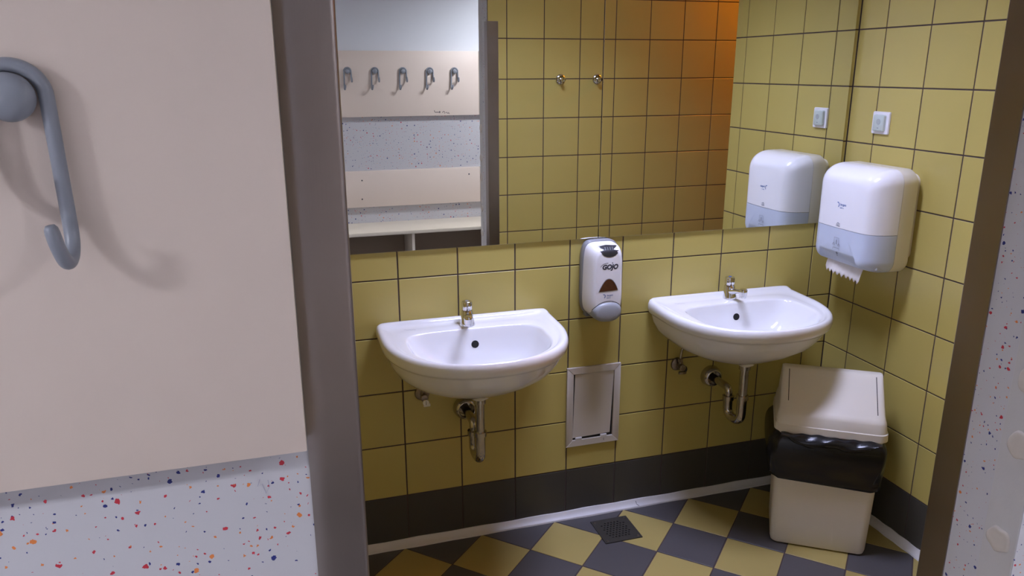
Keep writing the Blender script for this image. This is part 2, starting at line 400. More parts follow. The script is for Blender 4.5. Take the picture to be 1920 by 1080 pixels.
def floor_tile(poly, cx, cy, m):
    area = abs(sum(poly[i][0]*poly[(i+1)%len(poly)][1]-poly[(i+1)%len(poly)][0]*poly[i][1] for i in range(len(poly))))/2
    if area < 1e-4: return
    key = tuple((round(x-cx, 4), round(y-cy, 4)) for x, y in poly) + (m.name,)
    if key not in _ft:
        n = len(poly); P = [(x-cx, y-cy) for x, y in poly]; gx = sum(p[0] for p in P)/n; gy = sum(p[1] for p in P)/n
        def ins(p, d):
            l = math.hypot(p[0]-gx, p[1]-gy) or 1
            return (p[0]-(p[0]-gx)/l*d, p[1]-(p[1]-gy)/l*d)
        v = [(*p, -.006) for p in P] + [(*p, -.0008) for p in P] + [(*ins(p, .0016), 0) for p in P]
        f = [(i*n+j, i*n+(j+1) % n, (i+1)*n+(j+1) % n, (i+1)*n+j) for i in range(2) for j in range(n)] + [tuple(2*n+j for j in range(n))]
        me = bpy.data.meshes.new('floor_tile'); me.from_pydata(v, [], f); me.materials.append(m)
        bm = bmesh.new(); bm.from_mesh(me); bmesh.ops.recalc_face_normals(bm, faces=bm.faces[:])
        big = max(bm.faces, key=lambda q: q.calc_area())
        if big.normal.z < 0: bmesh.ops.reverse_faces(bm, faces=bm.faces[:])
        bm.to_mesh(me); bm.free(); _ft[key] = me
    o = bpy.data.objects.new('floor_tile', _ft[key]); COL.objects.link(o); o.parent = floor; o.location = (cx, cy, random.uniform(-.0003, .0001))
nx0, ny0 = -.300, -.0195
gap = hd - .0030
for r in range(-1, 12):
    cy = ny0 - hd*r
    for k in range(-7, 9):
        cx = nx0 + D*k + (hd if r % 2 == 0 else 0)
        poly = [(cx+gap, cy), (cx, cy+gap), (cx-gap, cy), (cx, cy-gap)]
        m = M['fg'] if r % 2 == 0 else M['fy']
        if cx+gap <= 0 or cy+gap <= -.815:
            p = rect_clip(poly, -2.398, 1.398 if cy+gap <= -.815 else -.0, YF1+.002, -.001)
            if p: floor_tile(p, cx, cy, m)
        else:
            for q in ((-2.398, 0, -.815, -.001), (-2.398, 1.398, YF1+.002, -.815)):
                p = rect_clip(poly, *q)
                if p: floor_tile(p, cx, cy, m)
# white cove strip where the walls meet the floor
def cove(name, place, length, label):
    prof = [(0, .0255), (.0035, .025), (.007, .019), (.0115, .0125), (.0175, .008), (.024, .0052), (.0255, .0)]
    loops = []
    for k in range(41):
        u = length*k/40; w = 1 + .05*math.sin(k*1.7)+.03*math.sin(k*.6)
        loops.append([place(u, d*w, h*w) for d, h in prof] + [place(u, 0, 0)])
    return tag(MB().loft(loops, True, True).build(name, M['cove'], angle=40), label, kind='structure')
bb = cove('baseboard_back', lambda u, d, h: (-2.4+u, -d, h), 2.4, 'white sealant cove strip along the foot of the washbasin wall')
cove('baseboard_right', lambda u, d, h: (-d, -u, h), .815, 'white sealant cove strip along the foot of the short right wall')
mb = MB(); mb.tube(smooth_path([(-.815, -.0075, .0195), (-.813, -.0105, .0145), (-.814, -.0140, .0108), (-.810, -.0185, .0085), (-.806, -.0235, .0062)], 4), .0009, 6)
mb.build('crack', M['darkline'], bb, 60)

# stainless corner guards on both sides of the doorway
def guard(name, poly, z1, label):
    n = len(poly)
    mb = MB().loft([[(x, y, z) for x, y in poly] for z in (0.0, z1)], True, True)
    return tag(mb.build(name, M['steel'], angle=50), label, kind='structure')
t = .0025; pts = []
def corner_arc(cx, cy, r, a0, a1, n=6): return [(cx + r*math.cos(math.radians(a0+(a1-a0)*k/n)), cy + r*math.sin(math.radians(a0+(a1-a0)*k/n))) for k in range(n+1)]
# right guard: one flange on the tiled face (y=-1.5), one on the end face (x=XR)
R = .004
out = [(XR+.056, YF0+t)] + corner_arc(XR-t+R, YF0+t-R, R, 90, 180) + [(XR-t, YF0-.052)]
inn = [(XR, YF0-.052), (XR, YF0), (XR+.056, YF0)]
guard('trim_1', out + inn, 1.897, 'brushed steel corner guard on the right side of the doorway')
# left guard: U profile wrapping the changing-room corner of the left jamb
R = .006
out = [(XL-.055, YF1-.0012), (XL-.050, YF1-.0030), (XL-.0445, YF1-.0044), (XL-.036, YF1-.0048), (XL-.020, YF1-.0040)] + corner_arc(XL+t-R, YF1-t+R, R, -90, 0) + [(XL+t, YF1+.055)]
inn = [(XL, YF1+.055), (XL, YF1), (XL-.055, YF1)]
guard('trim_2', out + inn, 1.897, 'brushed steel corner guard beside the beige panel, left of the doorway')

# ------------------------------------------------------------------ mirrors
SEAM = -1.0065
for x0, x1, lab in ((MX0, SEAM-.0012, 'large frameless wall mirror panel above the left washbasin'), (SEAM+.0012, MX1, 'large frameless wall mirror panel reaching almost to the right corner')):
    e = thing('wall_mirror', ((x0+x1)/2, 0, MZ0), lab, 'mirror', group='mirror panels over the washbasins')
    w = (x1-x0)/2
    MB().box(-w, w, -.0055, -.0010, 0, MZ1-MZ0).build('backing', M['darkline'], e, 0)
    v = [(-w, -.0056, 0), (w, -.0056, 0), (w, -.0056, MZ1-MZ0), (-w, -.0056, MZ1-MZ0)]
    v2 = [(-w+.001, -.0068, .001), (w-.001, -.0068, .001), (w-.001, -.0068, MZ1-MZ0-.001), (-w+.001, -.0068, MZ1-MZ0-.001)]
    MB().loft([v, v2], False, True).build('glass', M['mirror'], e, 0)

# ------------------------------------------------------------------ washbasins
def dloop(a, yc, bf, bb, nf, nb, z, n=112, lift=0.0):
    L = []
    for k in range(n):
        ph = 2*PI*k/n; c, s = math.cos(ph), math.sin(ph)
        if s < 0: x = a*math.copysign(abs(c)**(2/nf), c); y = yc - bf*abs(s)**(2/nf)
        else: x = a*math.copysign(abs(c)**(2/nb), c); y = yc + bb*abs(s)**(2/nb)
        zz = z
        if lift: zz += lift*max(0, min(1, (y+.045)/.03))
        L.append((x, y, zz))
    return L
def make_sink(cx, label):
    B = .645
    e = thing('washbasin', (cx, 0, B), label, 'washbasin', group='white washbasins on the tiled wall')
    spec = [ # a, yc, bf, bb, nf, nb, z, lift
        (.020, -.225, .020, .020, 2, 2, .696, 0), (.060, -.228, .05, .05, 2, 2, .699, 0), (.115, -.232, .090, .085, 2.1, 2.4, .709, 0),
        (.160, -.232, .130, .108, 2.2, 3.2, .732, 0), (.190, -.230, .160, .120, 2.2, 4.0, .770, 0), (.211, -.228, .181, .1235, 2.2, 4.6, .810, 0),
        (.222, -.227, .1915, .1250, 2.25, 5, .832, 0), (.2265, -.226, .1950, .1262, 2.25, 5, .8374, 0), (.231, -.224, .1985, .1275, 2.3, 5, .8392, 0),
        (.252, -.190, .236, .140, 2.3, 6, .8392, 0), (.262, -.160, .270, .133, 2.3, 9, .8400, .002), (.272, -.140, .2935, .122, 2.3, 12, .8432, .008), (.282, -.130, .309, .118, 2.3, 14, .8462, .0095), (.291, -.125, .319, .1205, 2.3, 16, .8462, .0095),
        (.298, -.122, .3265, .1215, 2.3, 18, .8420, .008), (.3025, -.120, .3315, .120, 2.3, 20, .8330, .004), (.3030, -.120, .332, .120, 2.3, 20, .8220, 0), (.3005, -.120, .329, .120, 2.3, 20, .8090, 0),
        (.2955, -.120, .3235, .120, 2.3, 20, .8010, 0), (.2900, -.120, .3175, .120, 2.3, 18, .7980, 0), (.2870, -.120, .3130, .120, 2.3, 18, .7920, 0), (.2800, -.120, .300, .120, 2.25, 16, .768, 0),
        (.262, -.120, .272, .120, 2.2, 12, .733, 0), (.230, -.120, .228, .119, 2.15, 8, .702, 0), (.185, -.125, .180, .120, 2.1, 5, .677, 0), (.130, -.150, .115, .120, 2.05, 3, .659, 0), (.075, -.195, .055, .06, 2, 2, .650, 0), (.030, -.205, .03, .03, 2, 2, .647, 0)]
    loops = [[(x, y, z-B) for x, y, z in dloop(*s[:7], lift=s[7])] for s in spec]
    mb = MB().loft(loops, True, True)
    body = mb.build('basin', M['ceramic'], e, 60)
    bv = bvh_of(mb)
    # overflow hole in the back wall of the bowl
    h = bv.ray_cast(Vector((.012, -.2, .785-B)), Vector((0, 1, 0)))
    oy = h[0].y if h[0] else -.12; nrm = h[1] if h[0] else Vector((0, -1, 0))
    if nrm.y > 0: nrm = -nrm
    c = Vector((.012, oy, .785-B)); ux = nrm.orthogonal().normalized(); uy = nrm.cross(ux)
    ring = lambda r, d: [c + nrm*d + (ux*math.cos(2*PI*k/24)+uy*math.sin(2*PI*k/24))*r for k in range(24)]
    MB().loft([ring(.0128, -.001), ring(.0128, .0010), ring(.0112, .0013)], False, True).build('overflow_hole', M['black'], e, 40)
    MB().lathe([(.001, .0075), (.012, .007), (.019, .0045), (.021, .001), (.021, 0)], (0, -.225, .6965-B), 'Z', 28).build('drain_plug', M['chrome'], e, 40)
    # small printed maker's mark on the back left of the ledge
    mk = MB(); wob = [(-.214 + .0045*k, -.052 - .0012*k + .0028*math.sin(k*2.1)) for k in range(0, 9)]
    v, f = stroke(wob, .0013); out = []
    for x, y in v:
        hh = bv.ray_cast(Vector((x, y, .4)), Vector((0, 0, -1))); out.append((x, y, (hh[0].z if hh[0] else .2)+.0005))
    mk.add(out, f); mk.build('maker_mark', M['inkgrey'], body, 0)
    return e
make_sink(-1.495, 'white ceramic washbasin left of the soap dispenser, nearer the doorway')
make_sink(-.503, 'white ceramic washbasin right of the soap dispenser, beside the rubbish bin')

def make_tap(x, y, z, label, blue, rz=0.0):
    e = thing('tap', (x, y, z), label, 'tap', rz, group='chrome push taps on the washbasins'); e.scale = (1.1, 1.1, 1.06)
    # body: flared foot leaning back, rising to a collar
    prof = [(.0235, .0232, 0, 0), (.0238, .0235, .003, 0), (.0215, .0225, .012, .001), (.0195, .0205, .024, .003), (.0185, .0190, .036, .005), (.0178, .0180, .044, .006), (.0160, .0160, .0475, .0065)]
    loops = [[(a*math.cos(2*PI*k/28), oy + b*math.sin(2*PI*k/28), h) for k in range(28)] for a, b, h, oy in prof]
    MB().loft(loops, True, True).build('body', M['chrome'], e, 40)
    # spout: flattened arm reaching forward
    sp = [(0, -.004, .026, .014, .012), (0, -.022, .0315, .0125, .0100), (0, -.042, .0375, .0115, .0075), (0, -.060, .0415, .0115, .0070), (0, -.072, .0430, .0118, .0080)]
    loops = [[(px + a*math.cos(2*PI*k/20), py + .15*b*math.sin(2*PI*k/20), pz + b*math.sin(2*PI*k/20)) for k in range(20)] for px, py, pz, a, b in sp]
    MB().loft(loops, True, True).build('spout', M['chrome'], e, 50)
    nz = MB().lathe([(.006, .0165), (.0105, .0155), (.0128, .012), (.0132, .004), (.0128, -.008), (.0110, -.0095), (.0108, -.0150), (.0095, -.0155)], (0, -.076, .0395), 'Z', 26)
    nz.build('nozzle', M['chrome'], e, 35)
    cp = MB().lathe([(.0135, 0), (.0142, .001), (.0142, .003), (.0165, .0045), (.0165, .0255), (.0157, .0285), (.0138, .0300), (.004, .0308)], (0, .0065, .0470), 'Z', 28).build('push_button', M['chrome'], e, 35)
    if blue: MB().lathe([(.0055, 0), (.0050, .0008), (.001, .001)], (0, .0065, .0777), 'Z', 18).build('marker_dot', M['blueink'], cp, 30)
    else: MB().lathe([(.0055, 0), (.0050, .0008), (.001, .001)], (0, .0065, .0777), 'Z', 18).build('marker_dot', M['gplastic'], cp, 30)
    return e
make_tap(-1.497, -.062, .8391, 'chrome push tap on the left washbasin', False, math.radians(-11))
make_tap(-.487, -.050, .8391, 'chrome push tap with a blue dot on the right washbasin', True)

def make_trap(cx, dx, label):
    """chrome bottle-less P-trap: tail pipe, U bend, wall pipe and bell flange"""
    e = thing('drain_trap', (cx, 0, .40), label, 'drain pipe', group='chrome drain traps under the washbasins')
    B = .40; r = .0158; yt = -.205; yb = -.128; xw = dx*.55
    MB().lathe([(.036, .6465-B), (.035, .643-B), (.030, .637-B), (.024, .634-B), (.022, .632-B)], (0, yt, 0), 'Z', 28).build('basin_washer', M['cplastic'], e, 35)
    MB().tube([(0, yt, .634-B), (0, yt, .505-B)], r).build('tail_pipe', M['oldchrome'], e, 40)
    MB().lathe([(r, .634-B), (.0208, .633-B), (.0208, .617-B), (r, .615-B)], (0, yt, 0), 'Z', 24, False, False).build('collar_nut', M['oldchrome'], e, 35)
    ub = fillet_path([(0, yt, .512-B), (0, yt, .407-B), (xw, yb, .407-B), (xw, yb, .478-B)], .042, 12)
    MB().tube(ub, .0175).build('u_bend', M['oldchrome'], e, 40)
    MB().lathe([(r, .516-B), (.0218, .515-B), (.0218, .500-B), (r, .498-B)], (0, yt, 0), 'Z', 24, False, False).build('collar_nut', M['oldchrome'], e, 35)
    MB().lathe([(.0155, .484-B), (.0218, .483-B), (.0218, .468-B), (.0155, .466-B)], (xw, yb, 0), 'Z', 24, False, False).build('collar_nut', M['oldchrome'], e, 35)
    wp = fillet_path([(xw, yb, .470-B), (xw, yb, .513-B), (dx, -.008, .516-B)], .05, 12)
    MB().tube(wp, .0145).build('wall_pipe', M['oldchrome'], e, 40)
    prof = [(.041, -.0012), (.042, -.004), (.0405, -.018), (.0365, -.030), (.031, -.036), (.0285, -.0365), (.0275, -.033), (.0265, -.018), (.0265, -.004)]
    MB().lathe(prof, (dx, 0, .516-B), 'Y', 32, True, False).build('wall_flange', M['oldchrome'], e, 40)
    return e
make_trap(-1.495, -.004, 'chrome drain trap under the left washbasin')
make_trap(-.503, -.014, 'chrome drain trap under the right washbasin, left of the bin')

def make_valve(x, z, label, hose_to, turned):
    e = thing('stop_valve', (x, 0, z), label, 'valve', group='small stop valves under the washbasins')
    MB().lathe([(.0260, -.0008), (.0262, -.002), (.0240, -.007), (.0170, -.0105), (.0105, -.012)], (0, 0, 0), 'Y', 28).build('rosette', M['tarnish'], e, 35)
    MB().tube([(0, -.008, 0), (0, -.036, 0)], .0095, 16).build('body', M['tarnish'], e, 35)
    MB().lathe([(.012, -.034), (.0135, -.036), (.0135, -.048), (.011, -.050)], (0, 0, 0), 'Y', 8).build('valve_head', M['tarnish'], e, 20)
    MB().tube([(0, -.026, .004), (0, -.026, .026)], .0075, 14).build('outlet', M['tarnish'], e, 35)
    MB().lathe([(.0095, .018), (.0105, .019), (.0105, .030), (.0085, .031)], (0, -.026, 0), 'Z', 6).build('nut', M['tarnish'], e, 15)
    MB().tube(smooth_path([(0, -.026, .026), (.001, -.027, .05), (.006, -.035, .075), (hose_to[0]-x, hose_to[1], hose_to[2]-z)], 8), .0052, 12).build('supply_hose', M['oldchrome'], e, 50)
    if turned:
        k = MB().lathe([(.0105, 0), (.0110, -.001), (.0110, -.006), (.0100, -.0068), (.002, -.007)], (.003, -.050, -.014), 'Y', 22).build('handle', M['cplastic'], e, 35)
        MB().box(.0023, .0037, -.0575, -.0568, -.021, -.007).build('handle_slot', M['darkline'], k, 0)
        MB().rbox(-.004, .019, -.050, -.044, -.031, -.021, .001).build('tag', M['cplastic'], e, 30)
    else:
        MB().lathe([(.010, .0), (.0105, .002), (.0105, .009), (.009, .0105)], (.012, -.034, -.010), 'X', 12).build('handle', M['dplastic'], e, 30)
        MB().rbox(-.008, .022, -.040, -.030, -.029, -.020, .001).build('lever', M['tarnish'], e, 30)
    return e
make_valve(-1.648, .586, 'tarnished stop valve with a cream cap under the left washbasin', (-1.636, -.07, .664), True)
make_valve(-.664, .580, 'tarnished stop valve with a curved hose under the right washbasin', (-.632, -.075, .664), False)

# ------------------------------------------------------------------ soap dispenser
def selloop(a, b, n, y, zc=0.0, N=72, taper=0.0):
    L = []
    for k in range(N):
        ph = 2*PI*k/N; c, s = math.cos(ph), math.sin(ph)
        x = a*math.copysign(abs(c)**(2/n), c); z = b*math.copysign(abs(s)**(2/n), s)
        L.append((x*(1+taper*z/b), y, z+zc))
    return L
sd = thing('soap_dispenser', (-1.006, 0, .8155), 'white and grey foam soap dispenser on the wall between the washbasins', 'soap dispenser')
zc = .142
MB().loft([selloop(.0665, .132, 5, -.0008, zc), selloop(.0690, .1345, 5, -.006, zc), selloop(.0690, .1345, 5, -.026, zc), selloop(.0665, .132, 5, -.030, zc)], True, True).build('back_plate', M['gplastic'], sd, 40)
sc = MB(); loops = []
for q in range(0, 15):
    t_ = q/14; th = t_*PI/2
    ins = .024*(1-math.cos(th)); y = -.030 - .074*math.sin(th)**.8
    loops.append(selloop(.0655-ins, .1285-ins*1.15, 5.2, y, zc+.001, taper=-.03))
for k, y in ((.7, -.1055), (.4, -.1065), (.12, -.1068)):
    loops.append(selloop((.0415)*k, (.1009)*k, 5.2, y, zc+.001, taper=-.03))
sc.loft(loops, False, True); cover = sc.build('cover', M['wplastic'], sd, 60); sbv = bvh_of(sc)
def poly_fill(pts, rings=7):
    cx = sum(p[0] for p in pts)/len(pts); cz = sum(p[1] for p in pts)/len(pts); n = len(pts); v = []; f = []
    for r in range(rings):
        k = 1-r/rings; v += [(cx+(x-cx)*k, cz+(z-cz)*k) for x, z in pts]
    v.append((cx, cz))
    for r in range(rings-1):
        for j in range(n): f.append((r*n+j, r*n+(j+1) % n, (r+1)*n+(j+1) % n, (r+1)*n+j))
    for j in range(n): f.append(((rings-1)*n+j, (rings-1)*n+(j+1) % n, rings*n))
    return v, f
def dens(pts, m=6):
    out = []
    for i in range(len(pts)):
        a, b = pts[i], pts[(i+1) % len(pts)]
        out += [(a[0]+(b[0]-a[0])*k/m, a[1]+(b[1]-a[1])*k/m) for k in range(m)]
    return out
def rim_raise(mb, pts, bv, off): drape(mb, poly_fill(pts, 7), bv, off)
# dark refill window at the top: wide edge on top, rounded below
top = [(-.042+.084*k/10, zc+.1262-.0006*abs(k-5)) for k in range(11)] + [(.036*math.cos(a)+.002, zc+.119+.030*math.sin(a)) for a in [-.12*PI*k/1.2 for k in range(1, 10)]]
w = MB(); drape(w, poly_fill(top), sbv, .0008); win = w.build('refill_window', M['dplastic'], sd, 60)
for k in range(4):
    g = MB(); drape(g, shift(stroke([(-.0012, -.004), (0, 0), (.0016, .004)], .0013), -.012+.009*k, zc+.1175), sbv, .0024); g.build('ridge', M['gplastic'], win, 0)
# raised front field edge
# brown level window, a rounded triangle
tri = [Vector(p) for p in ((-.034, -.017), (-.031, -.019), (.0, -.0175), (.030, -.0165), (.0335, -.014), (.024, .006), (.012, .020), (.0, .0245), (-.012, .020), (-.024, .004))]
tp = []
for i in range(len(tri)):
    a, b, c, d = tri[i-1], tri[i], tri[(i+1) % len(tri)], tri[(i+2) % len(tri)]
    for k in range(4):
        t_ = k/4; q = .5*((2*b)+(c-a)*t_+(2*a-5*b+4*c-d)*t_*t_+(3*b-3*c+d-a)*t_**3); tp.append((q.x, q.y + zc-.012))
g = MB(); drape(g, poly_fill([(x*1.07, (z-zc+.012)*1.09+zc-.012) for x, z in tp]), sbv, .0006); g.build('window_rim', M['gplastic2'], sd, 60)
g = MB(); drape(g, poly_fill(tp), sbv, .0012); g.build('level_window', M['amber'], sd, 60)
# lettering
L = MB(); drape(L, shift(text_polys('GOJO', .0228, .2, .0011, .97), .003, zc+.0545), sbv, .0005); 
drape(L, shift(stroke([(-.031, .000), (-.0285, .005), (-.022, .0098), (-.014, .0125), (-.004, .0135)], .0016), 0, zc+.0560), sbv, .0005)
drape(L, shift(stroke([(.0075, -.002), (.0085, .0022)], .0030), .004, zc+.0685), sbv, .0005)
L.build('maker_lettering', M['ink'], cover, 0)
L = MB(); drape(L, shift(text_polys('largais', .0088, 0, .0001), .006, zc-.0455), sbv, .0005); drape(L, shift(text_polys('gara it', .0058, 0, .0001), .001, zc-.0545), sbv, .0005)
drape(L, shift(stroke([(.006*math.cos(a), .0062*math.sin(a)) for a in [PI*.62 - .19*k for k in range(17)]], .0020), -.0175, zc-.0475), sbv, .0005)
L.build('supplier_lettering', M['blueink'], cover, 0)
# grey push pad at the bottom
pad = MB(); pl = []
for k, d in ((1.0, -.040), (1.02, -.085), (.985, -.1045), (.90, -.1115), (.7, -.1150), (.35, -.1165), (.05, -.117)):
    pts = []
    for q in range(48):
        ph = 2*PI*q/48; c, s = math.cos(ph), math.sin(ph)
        pts.append((.0520*k*math.copysign(abs(c)**.85, c), d + (0.012 if d > -.1 and s < 0 else 0), zc-.1085 + .0335*k*math.copysign(abs(s)**.9, s) + (.004 if s > 0 else 0)*k))
    pl.append(pts)
pad.loft(pl, True, True); pd_ = pad.build('push_pad', M['gplastic2'], sd, 55)
g = MB(); pbv = bvh_of(pad); drape(g, poly_fill([(.017*math.cos(2*PI*k/28), zc-.121+.0075*math.sin(2*PI*k/28)) for k in range(28)], 5), pbv, .0009); g.build('thumb_dimple', M['gplastic2'], pd_, 60)
g = MB(); drape(g, stroke([(.0525*math.cos(a), zc-.1035+.0360*math.sin(a)) for a in [PI*(.03+.94*k/24) for k in range(25)]], .0022), sbv, .0007); g.build('pad_gap', M['darkline'], sd, 0)
MB().rbox(-.05, -.03, -.03, -.002, .0, .012, .001).build('drip_stop', M['gplastic'], sd, 30)

# ------------------------------------------------------------------ paper towel dispenser on the right wall (local frame: x along wall, -y out of wall)
td = thing('towel_dispenser', (0, -.237, .985), 'white paper towel dispenser with blue-grey lower cover on the right wall', 'towel dispenser', rz=-PI/2)
def rr_loop(hw, z0, z1, rt, rb, y, n=10):
    L = []
    for cx, cz, r, a0 in ((hw-rt, z1-rt, rt, 0), (-hw+rt, z1-rt, rt, 90), (-hw+rb, z0+rb, rb, 180), (hw-rb, z0+rb, rb, 270)):
        for k in range(n+1):
            a = math.radians(a0+90*k/n); L.append((cx+r*math.cos(a), y, cz+r*math.sin(a)))
    return L
HW, H = .163, .355; DS = .088; DF = .190
MB().loft([rr_loop(HW-.022, .045, H-.018, .03, .02, -.0006), rr_loop(HW-.022, .045, H-.018, .03, .02, -.024)], True, True).build('back_plate', M['cplastic'], td, 40)
MB().loft([rr_loop(HW-.006, .004, H-.006, .045, .04, -.024), rr_loop(HW, 0, H, .048, .045, -.034), rr_loop(HW, 0, H, .05, .045, -DS+.0012)], True, True).build('housing', M['cplastic'], td, 40)
sh = MB(); loops = [rr_loop(HW, 0, H, .05, .045, -DS)]
RAD = .062
for q in range(1, 13):
    th = q/12*PI/2; ins = RAD*(1-math.cos(th)); y = -DS - (DF-DS-.004)*math.sin(th)
    loops.append(rr_loop(HW-ins, ins*.55, H-ins*.95, max(.05-ins*.35, .02), max(.045-ins*.3, .02), y))
w0, b0, t0 = HW-RAD, RAD*.55, H-RAD*.95
for k, y in ((.72, -DF+.0022), (.4, -DF+.0008), (.1, -DF)):
    zm = (b0+t0)/2; hh = (t0-b0)/2
    loops.append(rr_loop(w0*k, zm-hh*k, zm+hh*k, .02*k, .02*k, y))
sh.loft(loops, False, True)
tbv0 = bvh_of(sh)
ZB = .138
def split(upper):
    bm = bmesh.new(); vv = [bm.verts.new(v) for v in sh.v]
    for f in sh.f: bm.faces.new([vv[i] for i in f])
    bmesh.ops.recalc_face_normals(bm, faces=bm.faces[:])
    g = bm.verts[:]+bm.edges[:]+bm.faces[:]
    bmesh.ops.bisect_plane(bm, geom=g, plane_co=(0, 0, ZB+(.0006 if upper else -.0006)), plane_no=(0, 0, 1), clear_inner=upper, clear_outer=not upper)
    if not upper:
        for v in bm.verts:      # notch for the paper in the lower edge
            kx = max(0, min(1, (.100-abs(v.co.x+.006))/.012)); kz = max(0, min(1, (.085-v.co.z)/.085))
            if v.co.y < -DS-.01: v.co.z += .036*kx*kx*(3-2*kx)*kz
    bm.verts.index_update()
    out = MB().add([v.co for v in bm.verts], [[v.index for v in f.verts] for f in bm.faces]); bm.free(); return out
up = split(True).build('cover', M['wplastic'], td, 60)
lo_mb = split(False); lo = lo_mb.build('lower_cover', M['frost'], td, 60); lbv = bvh_of(lo_mb)
MB().rbox(-HW+.012, HW-.012, -DS-.055, -DS-.004, .012, ZB-.01, .01).build('inner_block', M['frost'], td, 40)
MB().lathe([(.010, .0), (.010, .0012), (.001, .0013)], (-.01, -.112, H-.0065), 'Z', 20).build('lock_hole', M['ink'], td, 40)
# torn paper hanging out of the slot
pp = MB(); n = 33; rows = []
for r_ in range(9):
    row = []
    for k in range(n):
        x = -.092 + .184*k/(n-1); f = r_/8
        zig = .015*abs(((k/ (n-1))*9) % 1 - .5)*2
        ln = .074 + .012*(k/(n-1)) - zig
        row.append((x*(1-.02*f), -.128 - .012*f - .016*math.sin(f*1.5) + .004*math.sin(x*40)*f, .050 - ln*f*1.18))
    rows.append(row)
pp.loft(rows, False, False, closed=False); po = pp.build('paper_towel', M['paper'], td, 60)
sol = po.modifiers.new('thickness', 'SOLIDIFY'); sol.thickness = .0008
MB().rbox(-.098, .090, -.160, -.120, .036, .042, .002).build('paper_slot', M['gplastic'], td, 30)
# printing
L = MB(); drape(L, shift(text_polys('langais', .0115, 0, .00012), .008, .222), tbv0, .0006); drape(L, shift(text_polys('serv s', .0075, 0, .0001), .003, .2105), tbv0, .0006)
drape(L, shift(stroke([(.0075*math.cos(a), .0080*math.sin(a)) for a in [PI*.62 - .19*k for k in range(17)]], .0028), -.0195, .2195), tbv0, .0006)
L.build('supplier_lettering', M['blueink'], up, 0)
L = MB()
for ps in ([(-.009, -.005), (-.006, .005), (.008, .005), (.010, -.005), (-.009, -.005)], [(-.007, .002), (-.002, -.001), (.001, .002), (.006, .001)], [(-.003, -.003), (.007, -.003)], [(-.004, .0075), (.002, .0065)]):
    drape(L, shift(stroke(ps, .0016), -.006, .150), tbv0, .0006)
L.build('brand_stamp', M['inkgrey'], up, 0)
L = MB()
for ps, ww in (([(-.012, -.010), (-.012, .020), (.012, .020), (.012, -.010)], .0014), ([(0, -.004), (0, .012)], .0034), ([(-.019, -.009), (-.016, -.002), (-.012, .000), (-.009, -.004), (-.009, -.009)], .0016), ([(.019, -.009), (.016, -.002), (.012, .000), (.009, -.004), (.009, -.009)], .0016), ([(-.017, -.024), (-.015, -.017), (.015, -.017), (.017, -.024)], .0014)):
    drape(L, shift(stroke(ps, ww), -.004, .084), tbv0, .0030)
drape(L, shift((disc_pts(0, 0, .0048, 16), [tuple(range(16))]), -.004, .0475), lbv, .001)
drape(L, shift(stroke([(-.004, 0), (.004, 0)], .0022), -.004, .0390), lbv, .001)
L.build('instruction_icon', M['inkgrey'], lo, 0)

# ------------------------------------------------------------------ light switch with clear cover on the right wall
sw = thing('wall_switch', (0, -.169, 1.440), 'small white wall switch with greenish clear cover above the towel dispenser', 'switch', rz=-PI/2)
pl_ = MB().loft([rr_loop(.0395, 0, .077, .004, .004, -.0006), rr_loop(.0400, -.0005, .0775, .004, .004, -.005), rr_loop(.0385, .001, .076, .004, .004, -.008)], True, True).build('plate', M['sw_white'], sw, 35)
MB().loft([rr_loop(.0265, .010, .067, .005, .005, -.007), rr_loop(.0260, .0105, .0665, .005, .005, -.0165), rr_loop(.0235, .013, .064, .005, .005, -.0185)], True, True).build('clear_cover', M['sw_green'], sw, 40)
MB().lathe([(.0105, -.0180), (.0100, -.0192), (.001, -.0194)], (.002, 0, .043), 'Y', 24).build('rocker', M['sw_grey'], sw, 40)
MB().box(-.002, .005, -.0192, -.0184, .0200, .0222).build('mark', M['inkgrey'], sw, 0)

# ------------------------------------------------------------------ inspection hatch
hx0, hx1, hz0, hz1 = -1.114, -.901, .2985, .6145
ht = thing('inspection_hatch', ((hx0+hx1)/2, 0, hz0), 'white inspection hatch with a crooked door low on the tiled wall', 'hatch')
hw_, hh_ = (hx1-hx0)/2, hz1-hz0
def prism4(q, y0, y1): return MB().loft([[(x, y0, z) for x, z in q], [(x, y1, z) for x, z in q]], True, True)
bw = .0255
for q in ([(-hw_, 0), (hw_, 0), (hw_-bw, bw), (-hw_+bw, bw)], [(-hw_, hh_), (-hw_+bw, hh_-bw), (hw_-bw, hh_-bw), (hw_, hh_)], [(-hw_, 0), (-hw_+bw, bw), (-hw_+bw, hh_-bw), (-hw_, hh_)], [(hw_, 0), (hw_, hh_), (hw_-bw, hh_-bw), (hw_-bw, bw)]):
    mb = MB(); cx = sum(p[0] for p in q)/4; cz = sum(p[1] for p in q)/4
    mb.loft([[(x, -.0006, z) for x, z in q], [(x, -.008, z) for x, z in q], [(x+(cx-x)*.015, -.0092, z+(cz-z)*.03) for x, z in q]], True, True).build('frame_bar', M['hatch'], ht, 30)
MB().box(-hw_+bw-.004, hw_-bw+.004, -.0012, -.0004, bw-.004, hh_-bw+.004).build('dark_cavity', M['black'], ht, 0)
iw = hw_-bw
dq = [(-iw+.0015, bw+.0085), (iw-.010, bw+.0125), (iw-.0005, hh_-bw-.0012), (-iw+.007, hh_-bw-.003)]
prism4(dq, -.0014, -.0055).build('hatch_door', M['hatch'], ht, 30)
for cx in (-.055, .046):
    mb = MB(); mb.rbox(cx-.014, cx+.012, -.0095, -.003, bw-.001, bw+.0095, .002); mb.build('plaster_crumb', M['cove'], ht, 30)
MB().box(.045, .0464, -.0096, -.0090, .010, .020).build('scratch', M['darkline'], ht, 0)

